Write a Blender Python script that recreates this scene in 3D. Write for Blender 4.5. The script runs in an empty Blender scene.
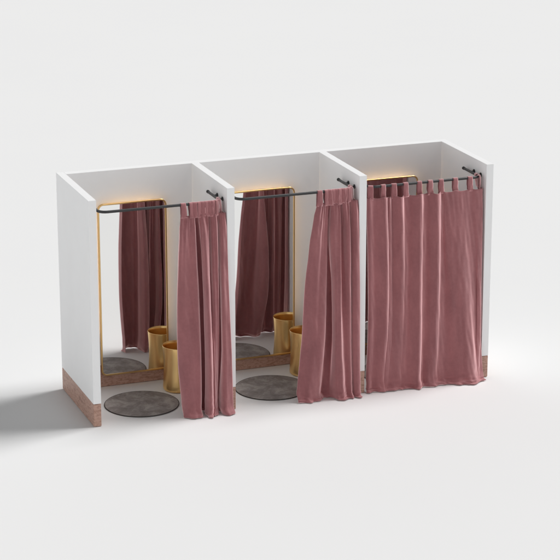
import bpy, bmesh, math, random
from mathutils import Vector, Matrix, noise

# ------------------------------------------------------------------ camera, world, sun, exposure
scene = bpy.context.scene
COL = scene.collection
cam = bpy.data.objects.new("camera", bpy.data.cameras.new("camera"))
COL.objects.link(cam); scene.camera = cam
R3 = Matrix(((0.937071, 0.100977, -0.334219), (-0.34914, 0.271018, -0.897023), (0.0, 0.957263, 0.289218)))
cam.matrix_world = Matrix.Translation((-5.4255, -20.0255, 7.8222)) @ R3.to_4x4()
cam.data.sensor_width = 36; cam.data.sensor_fit = 'HORIZONTAL'; cam.data.lens = 138.06
cam.data.clip_start = 0.5; cam.data.clip_end = 2000

w = bpy.data.worlds.new("World"); scene.world = w; w.use_nodes = True
nt = w.node_tree; nt.nodes.clear()
wo = nt.nodes.new('ShaderNodeOutputWorld'); bg = nt.nodes.new('ShaderNodeBackground')
tc = nt.nodes.new('ShaderNodeTexCoord')
sep = nt.nodes.new('ShaderNodeSeparateXYZ')
rmp = nt.nodes.new('ShaderNodeValToRGB')
for k_, (p_, v_) in enumerate(((0.0, 1.18), (0.32, .74), (0.65, .20), (1.0, .09))):      # z of the direction: light dome shaped bright at the horizon, dark overhead
    e_ = rmp.color_ramp.elements[k_] if k_ < 2 else rmp.color_ramp.elements.new(p_)
    e_.position = p_; e_.color = (v_, v_, v_, 1)
nt.links.new(tc.outputs['Generated'], sep.inputs[0]); nt.links.new(sep.outputs['Z'], rmp.inputs[0])
mx_ = nt.nodes.new('ShaderNodeMath'); mx_.operation = 'MULTIPLY_ADD'; mx_.inputs[1].default_value = -0.06; mx_.inputs[2].default_value = 1.0
nt.links.new(sep.outputs['X'], mx_.inputs[0]); nt.links.new(mx_.outputs[0], bg.inputs['Strength'])      # a little brighter on the left
nt.links.new(rmp.outputs[0], bg.inputs['Color']); bg.inputs['Strength'].default_value = 1.0
nt.links.new(bg.outputs[0], wo.inputs[0])

sd = bpy.data.lights.new("sun", 'SUN'); sd.energy = 2.68; sd.angle = math.radians(22); sd.color = (1, 0.993, 0.985)
so = bpy.data.objects.new("sun", sd); COL.objects.link(so)
SUN_DIR = Vector((1.0, 0.05, 1.62))            # towards the light: straight from the right
so.rotation_euler = SUN_DIR.to_track_quat('Z', 'Y').to_euler()
so.location = (8, 0, 8)

scene.view_settings.view_transform = 'Standard'; scene.view_settings.look = 'None'
scene.view_settings.exposure = 0.0; scene.view_settings.gamma = 1.0
scene.cycles.max_bounces = 12; scene.cycles.diffuse_bounces = 6; scene.cycles.glossy_bounces = 6

# ------------------------------------------------------------------ sizes
W, T, D, TB, BASE, H = 1.460, 0.082, 1.251, 0.098, 0.2486, 2.40
YB = D - TB

# ------------------------------------------------------------------ helpers
def link(o, parent=None):
    COL.objects.link(o)
    if parent is not None: o.parent = parent
    return o

def obj(name, bm, mat, parent=None, smooth=False, loc=None):
    bmesh.ops.recalc_face_normals(bm, faces=bm.faces)
    me = bpy.data.meshes.new(name); bm.to_mesh(me); bm.free()
    me.materials.append(mat)
    for p in me.polygons: p.use_smooth = smooth
    o = bpy.data.objects.new(name, me)
    link(o, parent)
    if loc is not None: o.location = loc
    return o

def thing(name, label, cat, loc=(0, 0, 0), group=None):
    o = bpy.data.objects.new(name, None); COL.objects.link(o); o.location = loc
    o.empty_display_size = 0.1
    o['label'] = label; o['category'] = cat
    if group: o['group'] = group
    return o

def dup(root, loc, label):
    r = root.copy(); COL.objects.link(r); r.location = loc; r['label'] = label
    for ch in list(root.children):
        c = ch.copy(); COL.objects.link(c); c.parent = r
        for g in list(ch.children):
            d = g.copy(); COL.objects.link(d); d.parent = c
    return r

def box(x0, x1, y0, y1, z0, z1, bev=0.0025, skip=()):
    """box with bevelled edges; edges lying on a plane in skip ('x',value) stay sharp"""
    bm = bmesh.new()
    vs = [bm.verts.new((x, y, z)) for x in (x0, x1) for y in (y0, y1) for z in (z0, z1)]
    for f in ((0, 1, 3, 2), (4, 6, 7, 5), (0, 4, 5, 1), (2, 3, 7, 6), (0, 2, 6, 4), (1, 5, 7, 3)):
        bm.faces.new([vs[i] for i in f])
    bmesh.ops.recalc_face_normals(bm, faces=bm.faces)
    ed = []
    for e in bm.edges:
        ok = True
        for ax, val in skip:
            i = 'xyz'.index(ax)
            if all(abs(v.co[i] - val) < 1e-5 for v in e.verts): ok = False
        if ok: ed.append(e)
    if bev: bmesh.ops.bevel(bm, geom=ed, offset=bev, segments=3, profile=0.5, affect='EDGES')
    return bm

def tube(bm, pts, r, seg=16, closed=False, cap=True, ry=None):
    """sweep a round (or oval) section along pts"""
    n = len(pts); P = [Vector(p) for p in pts]; rings = []
    prev = None
    for i in range(n):
        if closed: d = (P[(i + 1) % n] - P[i - 1]).normalized()
        else: d = (P[min(i + 1, n - 1)] - P[max(i - 1, 0)]).normalized()
        if prev is None:
            a = Vector((0, 0, 1)) if abs(d.z) < 0.9 else Vector((0, 1, 0))
            u = (a - d * a.dot(d)).normalized()
        else:
            u = (prev - d * prev.dot(d)).normalized()
        prev = u; v = d.cross(u)
        rings.append([bm.verts.new(P[i] + u * math.cos(t) * r + v * math.sin(t) * (ry or r))
                      for t in [2 * math.pi * k / seg for k in range(seg)]])
    m = n if closed else n - 1
    for i in range(m):
        a, b = rings[i], rings[(i + 1) % n]
        for k in range(seg): bm.faces.new((a[k], a[(k + 1) % seg], b[(k + 1) % seg], b[k]))
    if cap and not closed:
        bm.faces.new(rings[0][::-1]); bm.faces.new(rings[-1])

def lathe(bm, prof, seg=96, c=(0, 0, 0)):
    rings = []
    for (r, z) in prof:
        if r < 1e-6: rings.append([bm.verts.new((c[0], c[1], c[2] + z))])
        else: rings.append([bm.verts.new((c[0] + r * math.cos(2 * math.pi * k / seg), c[1] + r * math.sin(2 * math.pi * k / seg), c[2] + z)) for k in range(seg)])
    for a, b in zip(rings, rings[1:]):
        for k in range(seg):
            k2 = (k + 1) % seg
            if len(a) == 1 and len(b) == 1: continue
            if len(a) == 1: bm.faces.new((a[0], b[k], b[k2]))
            elif len(b) == 1: bm.faces.new((a[k], b[0], a[k2]))
            else: bm.faces.new((a[k], a[k2], b[k2], b[k]))

# ------------------------------------------------------------------ materials
def new_mat(name):
    m = bpy.data.materials.new(name); m.use_nodes = True
    return m, m.node_tree, m.node_tree.nodes['Principled BSDF']

def coords(nt, scale=(1, 1, 1), kind='Object'):
    tc = nt.nodes.new('ShaderNodeTexCoord'); mp = nt.nodes.new('ShaderNodeMapping')
    mp.inputs['Scale'].default_value = scale
    nt.links.new(tc.outputs[kind], mp.inputs[0]); return mp.outputs[0]

def noise_tex(nt, vec, scale, detail=4, rough=0.55, dist=0.0):
    n = nt.nodes.new('ShaderNodeTexNoise'); n.inputs['Scale'].default_value = scale
    n.inputs['Detail'].default_value = detail; n.inputs['Roughness'].default_value = rough
    n.inputs['Distortion'].default_value = dist
    nt.links.new(vec, n.inputs['Vector']); return n.outputs['Fac']

def ramp(nt, fac, stops):
    r = nt.nodes.new('ShaderNodeValToRGB'); el = r.color_ramp.elements
    while len(el) < len(stops): el.new(0.5)
    for e, (p, c) in zip(el, stops): e.position = p; e.color = (*c, 1)
    nt.links.new(fac, r.inputs[0]); return r.outputs[0]

def bump(nt, bsdf, h, strength, dist):
    b = nt.nodes.new('ShaderNodeBump'); b.inputs['Strength'].default_value = strength
    b.inputs['Distance'].default_value = dist
    nt.links.new(h, b.inputs['Height']); nt.links.new(b.outputs[0], bsdf.inputs['Normal'])

def mixf(nt, a, b, f=0.5):
    m = nt.nodes.new('ShaderNodeMath'); m.operation = 'MULTIPLY_ADD'
    nt.links.new(a, m.inputs[0]); m.inputs[1].default_value = f; nt.links.new(b, m.inputs[2])
    return m.outputs[0]

# floor
M_FLOOR, nt_, b_ = new_mat('studio_floor')
v = coords(nt_)
nt_.links.new(ramp(nt_, noise_tex(nt_, v, 0.35, 3), [(0.3, (0.805, 0.808, 0.810)), (0.7, (0.812, 0.815, 0.817))]), b_.inputs['Base Color'])
b_.inputs['Roughness'].default_value = 0.85; b_.inputs['Specular IOR Level'].default_value = 0.15

# painted wall
M_WALL, nt_, b_ = new_mat('white_paint')
v = coords(nt_)
nt_.links.new(ramp(nt_, noise_tex(nt_, v, 3.0, 5), [(0.3, (0.85, 0.853, 0.857)), (0.7, (0.87, 0.873, 0.877))]), b_.inputs['Base Color'])
b_.inputs['Roughness'].default_value = 0.6; b_.inputs['Specular IOR Level'].default_value = 0.3
bump(nt_, b_, noise_tex(nt_, v, 220, 3), 0.06, 0.001)

# wood
M_WOOD, nt_, b_ = new_mat('walnut_veneer')
v = coords(nt_, (2.2, 2.2, 14)); v2 = coords(nt_, (9, 9, 9))
g = noise_tex(nt_, v, 2.2, 8, 0.62, 1.2); g2 = noise_tex(nt_, v2, 2.0, 6, 0.6, 0.6)
s = mixf(nt_, g2, g, 0.55)
nt_.links.new(ramp(nt_, s, [(0.56, (0.25, 0.135, 0.098)), (0.70, (0.39, 0.222, 0.168)), (0.80, (0.52, 0.325, 0.255)), (0.90, (0.36, 0.205, 0.155))]), b_.inputs['Base Color'])
b_.inputs['Roughness'].default_value = 0.5
bump(nt_, b_, g, 0.15, 0.002)

# brass
def metal(name, c0, c1, rough, grain):
    m, nt_, b_ = new_mat(name)
    v = coords(nt_, grain)
    n = noise_tex(nt_, v, 6, 6, 0.6)
    nt_.links.new(ramp(nt_, n, [(0.3, c0), (0.7, c1)]), b_.inputs['Base Color'])
    nt_.links.new(ramp(nt_, n, [(0.3, (rough - .02,) * 3), (0.7, (rough + .03,) * 3)]), b_.inputs['Roughness'])
    b_.inputs['Metallic'].default_value = 1
    bump(nt_, b_, noise_tex(nt_, coords(nt_, (4, 4, 160)), 3, 3), 0.02, 0.0004)
    return m
M_GOLD = metal('brushed_gold', (0.93, 0.62, 0.26), (0.98, 0.70, 0.32), 0.30, (1.2, 1.2, 0.35))
M_BRASS = metal('brass_frame', (0.72, 0.47, 0.20), (0.75, 0.50, 0.22), 0.30, (3, 3, 3))

M_MIRROR, nt_, b_ = new_mat('mirror_glass')
v = coords(nt_)
nt_.links.new(ramp(nt_, noise_tex(nt_, v, 1.5, 2), [(0.2, (0.90, 0.90, 0.89)), (0.8, (0.92, 0.92, 0.91))]), b_.inputs['Base Color'])
b_.inputs['Metallic'].default_value = 1; b_.inputs['Roughness'].default_value = 0.01

M_LED, nt_, b_ = new_mat('warm_led')
b_.inputs['Base Color'].default_value = (0.9, 0.8, 0.6, 1)
b_.inputs['Emission Color'].default_value = (1.0, 0.66, 0.36, 1); b_.inputs['Emission Strength'].default_value = 7.5

M_BLACK, nt_, b_ = new_mat('black_powder_coat')
v = coords(nt_); n = noise_tex(nt_, v, 300, 3)
nt_.links.new(ramp(nt_, n, [(0.3, (0.018, 0.018, 0.019)), (0.7, (0.03, 0.03, 0.032))]), b_.inputs['Base Color'])
b_.inputs['Roughness'].default_value = 0.38; bump(nt_, b_, n, 0.1, 0.0005)

# rug
M_RUG, nt_, b_ = new_mat('mottled_hide')
v = coords(nt_)
n1 = noise_tex(nt_, v, 5.5, 9, 0.68, 0.5); n2 = noise_tex(nt_, v, 45, 5, 0.7)
s = mixf(nt_, n2, n1, 0.35)
nt_.links.new(ramp(nt_, s, [(0.45, (0.165, 0.145, 0.137)), (0.66, (0.28, 0.252, 0.24)), (0.80, (0.42, 0.388, 0.37))]), b_.inputs['Base Color'])
b_.inputs['Roughness'].default_value = 0.75; bump(nt_, b_, n2, 0.35, 0.004)
M_RUGEDGE, nt_, b_ = new_mat('dark_rug_binding')
v = coords(nt_); n = noise_tex(nt_, v, 120, 3)
nt_.links.new(ramp(nt_, n, [(0.3, (0.035, 0.03, 0.028)), (0.7, (0.06, 0.052, 0.048))]), b_.inputs['Base Color'])
b_.inputs['Roughness'].default_value = 0.8

# velvet
M_VELVET, nt_, b_ = new_mat('dusty_rose_velvet')
v = coords(nt_, (1, 1, 0.35)); v2 = coords(nt_)
n1 = noise_tex(nt_, v, 6, 5, 0.6, 0.4); n2 = noise_tex(nt_, v2, 350, 3, 0.6); n3 = noise_tex(nt_, v2, 30, 5, 0.65)
s = mixf(nt_, n3, n1, 0.5)
nt_.links.new(ramp(nt_, s, [(0.55, (0.195, 0.056, 0.062)), (0.95, (0.275, 0.090, 0.096))]), b_.inputs['Base Color'])
b_.inputs['Roughness'].default_value = 0.62; b_.inputs['Specular IOR Level'].default_value = 0.25
b_.inputs['Sheen Weight'].default_value = 1.0; b_.inputs['Sheen Roughness'].default_value = 0.36
b_.inputs['Sheen Tint'].default_value = (1.0, 0.80, 0.80, 1)
sh = nt_.nodes.new('ShaderNodeBsdfSheen'); sh.inputs['Color'].default_value = (1.0, 0.66, 0.67, 1); sh.inputs['Roughness'].default_value = 0.61
ad = nt_.nodes.new('ShaderNodeAddShader'); nt_.links.new(b_.outputs[0], ad.inputs[0]); nt_.links.new(sh.outputs[0], ad.inputs[1])
nt_.links.new(ad.outputs[0], nt_.nodes['Material Output'].inputs[0])
bump(nt_, b_, mixf(nt_, n2, n3, 0.4), 0.05, 0.0015)

# ------------------------------------------------------------------ floor
bm = bmesh.new()
S = 400
vs = [bm.verts.new(p) for p in ((-S, -S, 0), (S, -S, 0), (S, S, 0), (-S, S, 0))]; bm.faces.new(vs)
fl = obj('floor', bm, M_FLOOR); fl['kind'] = 'structure'

# ------------------------------------------------------------------ booth carcass
booth = thing('fitting_booth_block', 'white open-topped block of three fitting booths with walnut skirting along its base', 'fitting booths', (0, 0, 0))
bw = obj('back_wall', box(T, 3 * W, YB, D, BASE + .001, H, skip=(('x', T), ('x', 3 * W), ('y', D))), M_WALL, booth)
obj('baseboard', box(T, 3 * W, YB, D, 0.003, BASE, bev=0.006, skip=(('x', T), ('x', 3 * W))), M_WOOD, bw)
for i in range(4):
    y1 = D if i in (0, 3) else YB
    sk = (('y', y1),) if i in (1, 2) else ()
    sw = obj('side_wall', box(i * W, i * W + T, 0, y1, BASE + .001, H, skip=sk), M_WALL, booth)
    obj('baseboard', box(i * W, i * W + T, 0, y1, 0.003, BASE, bev=0.009 if not sk else 0.006, skip=sk), M_WOOD, sw)

# ------------------------------------------------------------------ mirrors
def rrect(x0, x1, z0, z1, r, n=10):
    pts = []
    for cx, cz, a0 in ((x1 - r, z0 + r, -90), (x1 - r, z1 - r, 0), (x0 + r, z1 - r, 90), (x0 + r, z0 + r, 180)):
        for k in range(n + 1):
            a = math.radians(a0 + 90 * k / n)
            pts.append((cx + r * math.cos(a), cz + r * math.sin(a)))
    return pts

def band(bm, loops):
    """closed surface through a closed series of loops (each a list of xyz)"""
    R = [[bm.verts.new(p) for p in l] for l in loops]
    n = len(R[0])
    for a, b in zip(R, R[1:] + R[:1]):
        for k in range(n): bm.faces.new((a[k], a[(k + 1) % n], b[(k + 1) % n], b[k]))

MX0, MX1, MZ0, MZ1 = 0.391, 1.149, 0.150, 2.060
MY = 1.075
mc = (MX0 + MX1) / 2
mir = thing('wall_mirror', 'tall brass-framed backlit mirror in the left booth beside the outer wall', 'mirror', (mc, MY, 0), 'backlit mirrors in the booths')
hw = (MX1 - MX0) / 2
def loop(ins, y, r=0.065): return [(x, y, z) for x, z in rrect(-hw + ins, hw - ins, MZ0 + ins, MZ1 - ins, r - ins)]
bm = bmesh.new()
band(bm, [loop(0.0, -0.001), loop(0.002, -0.004), loop(0.015, -0.004), loop(0.017, -0.002), loop(0.017, 0.022), loop(0.0, 0.022)])
obj('frame', bm, M_BRASS, mir)
bm = bmesh.new()
fr = [bm.verts.new(p) for p in loop(0.0165, 0.004)]; bk = [bm.verts.new(p) for p in loop(0.0165, 0.016)]
bm.faces.new(fr); bm.faces.new(bk[::-1])
for k in range(len(fr)): bm.faces.new((fr[k], bk[k], bk[(k + 1) % len(fr)], fr[(k + 1) % len(fr)]))
obj('glass', bm, M_MIRROR, mir)
bm = bmesh.new()
q = rrect(-hw + .095, hw - .095, MZ0 + .095, MZ1 - .095, .02, 4)
q = [p for p in q if p[1] > 0.35]
q = [(hw - .095, 0.6)] + q + [(-hw + .095, 0.6)]
tube(bm, [(x, 0.0225, z) for x, z in q], 0.0055, 8)
obj('light_strip', bm, M_LED, mir)
for sx in (-0.22, 0.22):
    for z in (0.5, 1.7):
        obj('standoff', box(sx - .02, sx + .02, 0.016, YB - MY - .0005, z - .02, z + .02, bev=0.002), M_BLACK, mir)
dup(mir, (mc + W, MY, 0), 'tall brass-framed backlit mirror in the middle booth')
dup(mir, (mc + 2 * W, MY, 0), 'brass-framed backlit mirror mostly hidden behind the drawn curtain')

# ------------------------------------------------------------------ rugs
RUGC = (0.657, 0.485)
rug = thing('round_rug', 'round mottled grey rug in the left booth', 'rug', (*RUGC, 0.0), 'round rugs on the booth floors')
bm = bmesh.new(); lathe(bm, [(0, 0.011), (0.2, 0.0112), (0.389, 0.011), (0.389, 0.002), (0, 0.002)], 120); obj('pile', bm, M_RUG, rug)
bm = bmesh.new(); lathe(bm, [(0.3895, 0.002), (0.395, 0.002), (0.397, 0.005), (0.396, 0.009), (0.393, 0.0118), (0.3895, 0.0112), (0.3895, 0.002)], 120); obj('edge_binding', bm, M_RUGEDGE, rug, True)
dup(rug, (RUGC[0] + W, RUGC[1], 0), 'round mottled grey rug in the middle booth')
dup(rug, (RUGC[0] + 2 * W, RUGC[1], 0), 'round grey rug behind the fully drawn curtain')

# ------------------------------------------------------------------ gold bins
BINC = (1.163, 0.81)
bin_ = thing('gold_bin', 'round brushed gold bin in the left booth in front of the mirror edge', 'bin', (*BINC, 0), 'brushed gold bins')
R0 = 0.16
prof = [(0, .004), (0.135, .004), (0.150, .008), (0.158, .020), (0.160, .04), (0.158, .08), (0.1525, .15), (0.149, .22), (0.148, .28), (0.150, .35), (0.154, .42), (0.158, .47), (0.160, .497),
        (0.1600, .500), (0.158, .5015), (0.1565, .500), (0.1555, .47), (0.151, .42), (0.147, .35), (0.145, .28), (0.146, .22), (0.149, .15), (0.153, .08), (0.15, .03), (0.13, .018), (0, .018)]
bm = bmesh.new(); lathe(bm, prof, 128); obj('body', bm, M_GOLD, bin_, True)
bm = bmesh.new()
tube(bm, [(0.1585 * math.cos(a), 0.1585 * math.sin(a), 0.5005) for a in [2 * math.pi * k / 96 for k in range(96)]], 0.0035, 10, closed=True)
obj('rim', bm, M_GOLD, bin_, True)
dup(bin_, (BINC[0] + W, BINC[1] + .01, 0), 'round brushed gold bin in the middle booth in front of the mirror edge')
dup(bin_, (BINC[0] + 2 * W, BINC[1] + .01, 0), 'gold bin hidden behind the fully drawn curtain')

# ------------------------------------------------------------------ curtain rods
RY, RZ, RR = 0.045, 2.257, 0.0145
XL, XR = T + 0.045, W - 0.048
def rod_path():
    rc = 0.085; p = [(XL, 0.46, RZ), (XL, 0.30, RZ), (XL, RY + rc + .03, RZ)]
    for k in range(0, 13):
        a = math.pi + math.pi / 2 * k / 12
        p.append((XL + rc + rc * math.cos(a), RY + rc + rc * math.sin(a), RZ))
    for k in range(1, 12): p.append((XL + rc + (XR - XL - 2 * rc) * k / 12, RY, RZ))
    for k in range(0, 13):
        a = -math.pi / 2 + math.pi / 2 * k / 12
        p.append((XR - rc + rc * math.cos(a), RY + rc + rc * math.sin(a), RZ))
    p += [(XR, RY + rc + .03, RZ), (XR, 0.30, RZ), (XR, 0.46, RZ)]
    return p
rod = thing('curtain_rod', 'black U-shaped curtain rod across the left booth', 'curtain rod', (0, 0, 0), 'black curtain rods')
bm = bmesh.new(); tube(bm, rod_path(), RR, 18); obj('bar', bm, M_BLACK, rod, True)
for x, xw in ((XL, T), (XR, W)):
    s = 1 if xw > x else -1
    for y in (0.30, 0.135):
        bm = bmesh.new()
        tube(bm, [(x, y, RZ), (xw - s * 0.006, y, RZ)], 0.0085, 12)
        tube(bm, [(xw - s * 0.008, y, RZ), (xw - s * 0.0005, y, RZ)], 0.023, 20)
        obj('bracket', bm, M_BLACK, rod)
    bm = bmesh.new(); tube(bm, [(x, 0.455, RZ), (x, 0.475, RZ)], 0.0175, 18); obj('end_cap', bm, M_BLACK, rod)
dup(rod, (W, 0, 0), 'black U-shaped curtain rod across the middle booth')
dup(rod, (2 * W, 0, 0), 'black U-shaped curtain rod carrying the fully drawn curtain')

# ------------------------------------------------------------------ curtains
def cr(p0, p1, p2, p3, t):
    return 0.5 * (2 * p1 + (p2 - p0) * t + (2 * p0 - 5 * p1 + 4 * p2 - p3) * t * t + (3 * p1 - p0 - 3 * p2 + p3) * t ** 3)

def resample(ctrl, per):
    n = len(ctrl); out = []
    for i in range(n - 1):
        a, b, c, d = ctrl[max(i - 1, 0)], ctrl[i], ctrl[i + 1], ctrl[min(i + 2, n - 1)]
        for k in range(per):
            t = k / per; out.append((cr(a[0], b[0], c[0], d[0], t), cr(a[1], b[1], c[1], d[1], t)))
    out.append(ctrl[-1]); return out

def panel(levels, seed, per=10, rows=190, ztop=2.135, wob=0.0055, hem=1.0, tabx=(), fine=0.0):
    cols = [(z, resample(c, per)) for z, c in levels]          # descending z
    n = len(cols[0][1]); L = len(cols)
    bm = bmesh.new(); grid = []
    for j in range(rows + 1):
        s = j / rows
        z = ztop * (1 - s ** 0.9) if s < 1 else 0.0
        # find the level span
        i = 0
        while i < L - 2 and z < cols[i + 1][0]: i += 1
        z0, z1 = cols[i][0], cols[i + 1][0]
        t = min(max((z0 - z) / (z0 - z1), 0), 1)
        A = cols[max(i - 1, 0)][1]; B = cols[i][1]; C = cols[i + 1][1]; E = cols[min(i + 2, L - 1)][1]
        row = []
        for k in range(n):
            if i == 0 or i + 2 >= L:
                ts = t
                x = cr(A[k][0], B[k][0], C[k][0], E[k][0], ts); y = cr(A[k][1], B[k][1], C[k][1], E[k][1], ts)
            else:
                x = cr(A[k][0], B[k][0], C[k][0], E[k][0], t); y = cr(A[k][1], B[k][1], C[k][1], E[k][1], t)
            u = k / n
            sag = 1 - z / ztop
            y += wob * 2.0 * noise.noise(Vector((u * 9 + seed, z * 0.9, seed))) * min(1, 4 * sag)
            x += wob * noise.noise(Vector((u * 7 - seed, z * 1.3, 3.1 + seed)))
            y += wob * 1.0 * noise.noise(Vector((x * 26 + z * 3.0, z * 5.0, seed + 9)))
            if fine: y += 0.034 * min(1, (ztop - z) / .3) * (1 - 0.35 * sag) * noise.noise(Vector((u * 21, z * .22, seed + 14)))
            if fine: y += fine * math.exp(-(ztop - z) / 0.42) * min(1, (ztop - z) / .05) * noise.noise(Vector((u * 34, z * .35, seed + 4)))
            # creases where the cloth breaks on the floor
            h = max(0.0, 1 - z / 0.34) ** 2 * hem
            y += -0.018 * h * (0.6 + noise.noise(Vector((u * 12, 4.2, seed)))) + 0.014 * h * noise.noise(Vector((x * 12, z * 14, seed + 2)))
            x += 0.014 * h * noise.noise(Vector((x * 9, z * 15, seed + 5)))
            h2 = max(0.0, 1 - z / 0.10) * hem
            rid = 1 - abs(noise.noise(Vector((x * 9 + z * 10, z * 26 - x * 3, seed + 7)))) * 2.6      # sharp little crumples
            y += -0.038 * h2 * h2 - 0.020 * h2 * rid
            x += 0.03 * h2 * h2 * noise.noise(Vector((x * 10, y * 9, seed + 8)))
            zz = 0.006 + z * (1 - 0.35 * h2) + 0.006 * h2 * max(0, rid) + 0.004 * h2 * h2 * (0.5 + noise.noise(Vector((x * 9, y * 10, seed + 11))))
            if tabx:
                dn = min(abs(x - q) for q in tabx)
                zz += (0.016 * math.exp(-(dn / 0.034) ** 2) - 0.008) * max(0, 1 - (ztop - z) / 0.08)
            row.append(bm.verts.new((x, y, zz)))
        grid.append(row)
    for a, b in zip(grid, grid[1:]):
        for k in range(n - 1): bm.faces.new((a[k], a[k + 1], b[k + 1], b[k]))
    return bm

def tab_bm(yaw, w=0.052, zbot=2.118, yoff=0.0, flare=0.0, lean=0.0):
    """one loop strip round the rod, centred on x=0, rod axis at y=0,z=RZ"""
    r = RR + 0.0035; pts = []
    for k in range(9):
        s = k / 8; z = zbot + (RZ - zbot) * s
        pts.append((-r - 0.002 * math.sin(math.pi * s) + (yoff) * (1 - s) ** 1.5, z))
    for k in range(1, 12):
        a = math.pi - math.pi * k / 12; pts.append((r * math.cos(a), RZ + r * math.sin(a)))
    for k in range(9):
        s = k / 8; pts.append((r - (r - (-r + yoff + 0.010)) * s ** 1.6, RZ - (RZ - zbot) * s))
    bm = bmesh.new(); rows = []
    nx = 7
    for (y, z) in pts:
        f = 1 + flare * max(0, (RZ - z)) / (RZ - zbot)
        hump = [0.0025 * math.sin(math.pi * i / (nx - 1)) for i in range(nx)]
        lx = lean * (RZ - z)
        rows.append([bm.verts.new(((i / (nx - 1) - .5) * w * f + lx, y - hump[i] * (1 if y < 0 else -1), z)) for i in range(nx)])
    for a, b in zip(rows, rows[1:]):
        for i in range(nx - 1): bm.faces.new((a[i], a[i + 1], b[i + 1], b[i]))
    bmesh.ops.rotate(bm, verts=bm.verts, cent=(0, 0, 0), matrix=Matrix.Rotation(yaw, 3, 'Z'))
    return bm

def solid(o, th, sub=0):
    m = o.modifiers.new('solid', 'SOLIDIFY'); m.thickness = th; m.offset = 0
    return o

RT = random.Random(5)
def curtain(ox, label, levels, tabs, seed, **kw):
    fine_tabs = 'fine' in kw
    c = thing('curtain', label, 'curtain', (ox, 0, 0), 'dusty rose velvet curtains')
    bm = panel(levels, seed, **kw)
    o = obj('panel', bm, M_VELVET, c, True); solid(o, 0.003)
    for (x, y, yaw, fl, yo, lean) in tabs:
        k = 1.0 if fine_tabs else 0.35
        b = tab_bm(math.radians(yaw + RT.uniform(-7, 7) * k), w=0.052 + RT.uniform(-.004, .005), zbot=2.118 + RT.uniform(-.012, .006) * k,
                   flare=fl + RT.uniform(0, .2), yoff=yo, lean=lean + RT.uniform(-.015, .07) * k)
        for v_ in b.verts:                      # slack cloth
            q = v_.co; amp_ = max(0, RZ - q.z)
            q.y += amp_ * .07 * noise.noise(Vector((q.x * 60 + x * 31, q.z * 22, seed))); q.x += amp_ * .06 * noise.noise(Vector((x * 17, q.z * 25, seed + 3)))
        t = obj('tab', b, M_VELVET, c, True, loc=(x, y, 0)); solid(t, 0.002)
    return c

END_T = [(1.434, .035), (1.438, .12)]; END_M = [(1.43, .045), (1.435, .12)]; END_B = [(1.435, .06), (1.43, .12)]
L1 = [
 (2.135, [(.985,.075),(.977,.035),(1.03,.02),(1.063,.035),(1.10,.02),(1.125,.035),(1.12,.085),(1.145,.10),(1.165,.075),(1.165,.03),(1.20,.015),(1.25,.02),(1.265,.07),(1.283,.08),(1.297,.03),(1.33,.01),(1.355,.03),(1.368,.075),(1.385,.08),(1.39,.03),(1.42,.0),(1.448,.012)] + END_T),
 (1.75, [(.955,.07),(.945,.02),(1.0,-.005),(1.045,.01),(1.10,-.01),(1.136,.005),(1.137,.07),(1.165,.11),(1.205,.085),(1.182,.01),(1.205,-.025),(1.255,-.005),(1.27,.05),(1.285,.06),(1.295,-.0),(1.33,-.02),(1.355,.01),(1.365,.07),(1.38,.07),(1.387,.01),(1.42,-.025),(1.452,-.015)] + END_M),
 (1.20, [(.935,.07),(.920,.01),(.985,-.025),(1.04,-.02),(1.105,-.045),(1.143,-.025),(1.150,.05),(1.185,.105),(1.232,.09),(1.198,.0),(1.215,-.06),(1.255,-.045),(1.275,-.005),(1.287,-.01),(1.302,-.045),(1.335,-.05),(1.355,-.01),(1.37,.055),(1.398,.05),(1.386,-.02),(1.42,-.06),(1.462,-.045)] + END_M),
 (.60, [(.935,.06),(.920,.0),(.99,-.05),(1.05,-.06),(1.11,-.08),(1.146,-.05),(1.152,.04),(1.188,.105),(1.238,.09),(1.203,-.02),(1.216,-.09),(1.25,-.09),(1.275,-.075),(1.29,-.065),(1.312,-.055),(1.345,-.035),(1.352,.01),(1.368,.065),(1.402,.055),(1.382,-.03),(1.415,-.09),(1.475,-.085)] + END_M),
 (0.0, [(.965,.05),(.952,-.01),(1.0,-.07),(1.06,-.085),(1.11,-.10),(1.140,-.06),(1.148,.04),(1.18,.10),(1.225,.08),(1.195,-.03),(1.212,-.11),(1.245,-.115),(1.268,-.10),(1.285,-.09),(1.30,-.08),(1.318,-.06),(1.320,-.01),(1.335,.06),(1.352,.04),(1.358,-.06),(1.40,-.12),(1.474,-.11)] + [(1.455,-.035),(1.43,.10)]),
]
TL = XR
tabs1 = [(1.003, RY, 0, .05, -.001, 0), (1.085, RY, 8, .25, -.001, 0.05), (1.125, RY, -14, .2, -.001, 0), (1.17, RY, 12, .2, -.001, 0),
         (1.21, RY, -12, .2, -.001, 0), (1.25, RY, 14, .2, -.001, 0), (1.29, RY, -12, .2, -.001, 0), (1.325, RY, 12, .2, -.001, 0), (1.36, RY + .008, 30, .2, -.001, 0),
         (1.395, RY + .034, 55, .15, -.001, 0.1), (TL, .135, 88, 0, -.01, 0)]
def gathered(L):
    """pinch the folds together just under the tabs and let them open a hand's width lower"""
    z, top = L[0]
    flat = [(x, .036 + (y - .036) * .42) for x, y in top[:-2]] + top[-2:]
    mid = [(a[0] * .6 + b[0] * .4, (a[1] * .6 + b[1] * .4)) for a, b in zip(top, L[1][1])]
    return [(z, flat), (2.01, mid)] + L[1:]
curtain(0, 'gathered dusty rose velvet curtain at the left booth, hanging straight', gathered(L1), tabs1, 3.7, fine=0.03)

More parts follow.
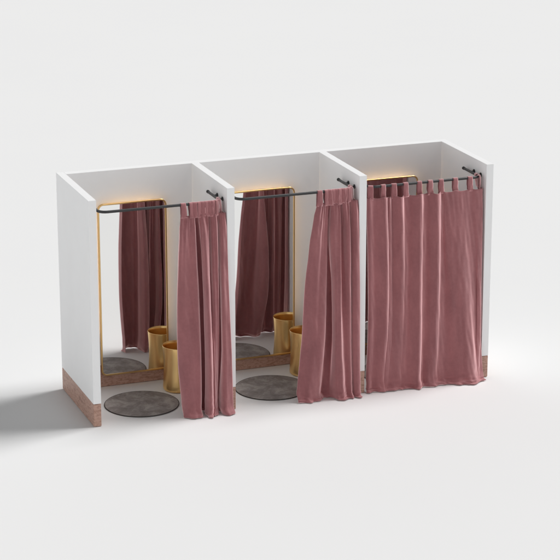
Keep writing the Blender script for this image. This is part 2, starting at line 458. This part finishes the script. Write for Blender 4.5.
L2 = [
 (2.135, [(1.012,.075),(1.004,.035),(1.05,.02),(1.08,.03),(1.10,.02),(1.118,.035),(1.115,.085),(1.14,.10),(1.16,.075),(1.165,.03),(1.20,.012),(1.24,.02),(1.255,.06),(1.27,.065),(1.285,.03),(1.32,.01),(1.345,.03),(1.36,.07),(1.38,.075),(1.39,.03),(1.42,.0),(1.45,.012)] + END_T),
 (1.75, [(.945,.07),(.928,.02),(.99,-.0),(1.04,.012),(1.08,.0),(1.11,.02),(1.11,.085),(1.135,.11),(1.15,.075),(1.15,.01),(1.19,-.01),(1.235,-.025),(1.252,.02),(1.27,.06),(1.29,.045),(1.31,-.01),(1.345,-.025),(1.36,.03),(1.375,.07),(1.387,.02),(1.42,-.025),(1.462,-.015)] + END_M),
 (1.20, [(.885,.07),(.868,.02),(.94,-.015),(1.00,-.02),(1.055,-.045),(1.093,-.015),(1.108,.06),(1.145,.11),(1.195,.09),(1.168,.01),(1.193,-.05),(1.232,-.06),(1.255,-.01),(1.275,.02),(1.30,-.005),(1.325,-.035),(1.36,-.03),(1.372,.02),(1.38,.03),(1.392,-.01),(1.42,-.05),(1.466,-.04)] + END_M),
 (.60, [(.85,.07),(.828,.01),(.90,-.04),(.96,-.06),(1.02,-.085),(1.062,-.055),(1.088,.04),(1.14,.10),(1.20,.09),(1.172,.0),(1.19,-.065),(1.225,-.085),(1.255,-.07),(1.275,-.04),(1.30,-.045),(1.33,-.06),(1.36,-.05),(1.37,-.01),(1.38,.0),(1.39,-.03),(1.42,-.07),(1.462,-.065)] + END_M),
 (0.0, [(.80,.04),(.752,-.040),(.84,-.055),(.92,-.045),(.99,-.035),(1.03,-.005),(1.06,.035),(1.09,.04),(1.13,.03),(1.155,-.02),(1.19,-.09),(1.235,-.12),(1.27,-.11),(1.29,-.08),(1.31,-.08),(1.34,-.10),(1.365,-.08),(1.375,-.05),(1.385,-.04),(1.395,-.06),(1.42,-.10),(1.455,-.10)] + [(1.45,-.035),(1.43,.10)]),
]
tabs2 = [(1.030, RY, 0, .1, -.001, 0), (1.105, RY, 10, .25, -.001, 0.05), (1.14, RY, -14, .2, -.001, 0), (1.18, RY, 12, .2, -.001, 0),
         (1.215, RY, -12, .2, -.001, 0), (1.255, RY, 14, .2, -.001, 0), (1.29, RY, -12, .2, -.001, 0), (1.325, RY, 12, .2, -.001, 0), (1.36, RY + .008, 30, .2, -.001, 0),
         (1.395, RY + .034, 55, .15, -.001, 0.1), (TL, .135, 88, 0, -.01, 0)]
curtain(W, 'gathered dusty rose velvet curtain at the middle booth, flaring out at the floor', gathered(L2), tabs2, 11.3, fine=0.03)

def ridges(y0, y1, xs, amp, x0, x1, wave, wid=(.055, .028, .050, .060, .060, .14)):
    """nearly flat cloth with rolled ridges at xs; same number of points for every level"""
    pts = [(x0 + .012, y0 + .05), (x0, y0 + .012), (x0 + .02, y0 - .008)]
    for i, (x, a) in enumerate(zip(xs, amp)):
        prev = pts[-1][0]; wd = min(wid[i], x - prev - .01)
        yb = y0 + (y1 - y0) * (x - x0) / (x1 - x0)
        pts += [(prev + (x - wd - prev) * .5, yb + wave[i]), (x - wd, yb - .25 * a), (x - wd * .35, yb - .85 * a), (x, yb - a),
                (x + wd * .40, yb - .74 * a), (x + wd * .80, yb - .08 * a), (x + wd * 1.30, yb + .28 * a)]
    return pts
def L3row(z, xs, amp, wave, y0, y1, x0, x1, end):
    return (z, ridges(y0, y1, xs, amp, x0, x1, wave) + [(x1 - .05, y1 - .004), (x1, y1 + .004)] + end)
L3 = [
 L3row(2.135, [.285,.345,.470,.690,.890,1.12], [.034,.020,.040,.038,.042,.012], [.008,.004,.010,.012,.012,.012], .025, .022, .100, 1.425, [(1.436,.045),(1.438,.12)]),
 L3row(1.75, [.293,.340,.478,.688,.893,1.14], [.048,.016,.040,.044,.046,.018], [.012,.003,.014,.018,.018,.018], .012, .008, .105, 1.432, [(1.437,.035),(1.438,.12)]),
 L3row(1.20, [.302,.345,.485,.683,.893,1.19], [.054,.010,.026,.056,.046,.034], [.014,.002,.016,.020,.020,.024], -.003, -.012, .118, 1.432, [(1.436,.03),(1.435,.12)]),
 L3row(.60, [.300,.340,.478,.680,.888,1.24], [.040,.006,.014,.058,.028,.048], [.012,.004,.014,.018,.018,.026], -.012, -.035, .118, 1.428, [(1.435,.02),(1.435,.12)]),
 L3row(0.0, [.270,.315,.46,.677,.862,1.275], [.014,.004,.008,.052,.012,.062], [.008,.004,.010,.014,.012,.030], .010, -.072, .105, 1.400, [(1.415,-.01),(1.43,.11)]),
]
tx = [.141+.003, .282, .407, .538, .698, .821, .949, 1.112, 1.285]
tabs3 = [(x, RY, s, .12, 0.001, 0) for x, s in zip(tx, (-14, 4, -5, 3, -4, 5, -3, 4, 3))]
tabs3 += [(TL - .012, RY + .026, 50, 0.0, .0, 0.0), (TL, .140, 88, 0, -.01, 0)]
curtain(2 * W, 'dusty rose velvet curtain drawn fully across the right booth', L3, tabs3, 21.9, tabx=tx)
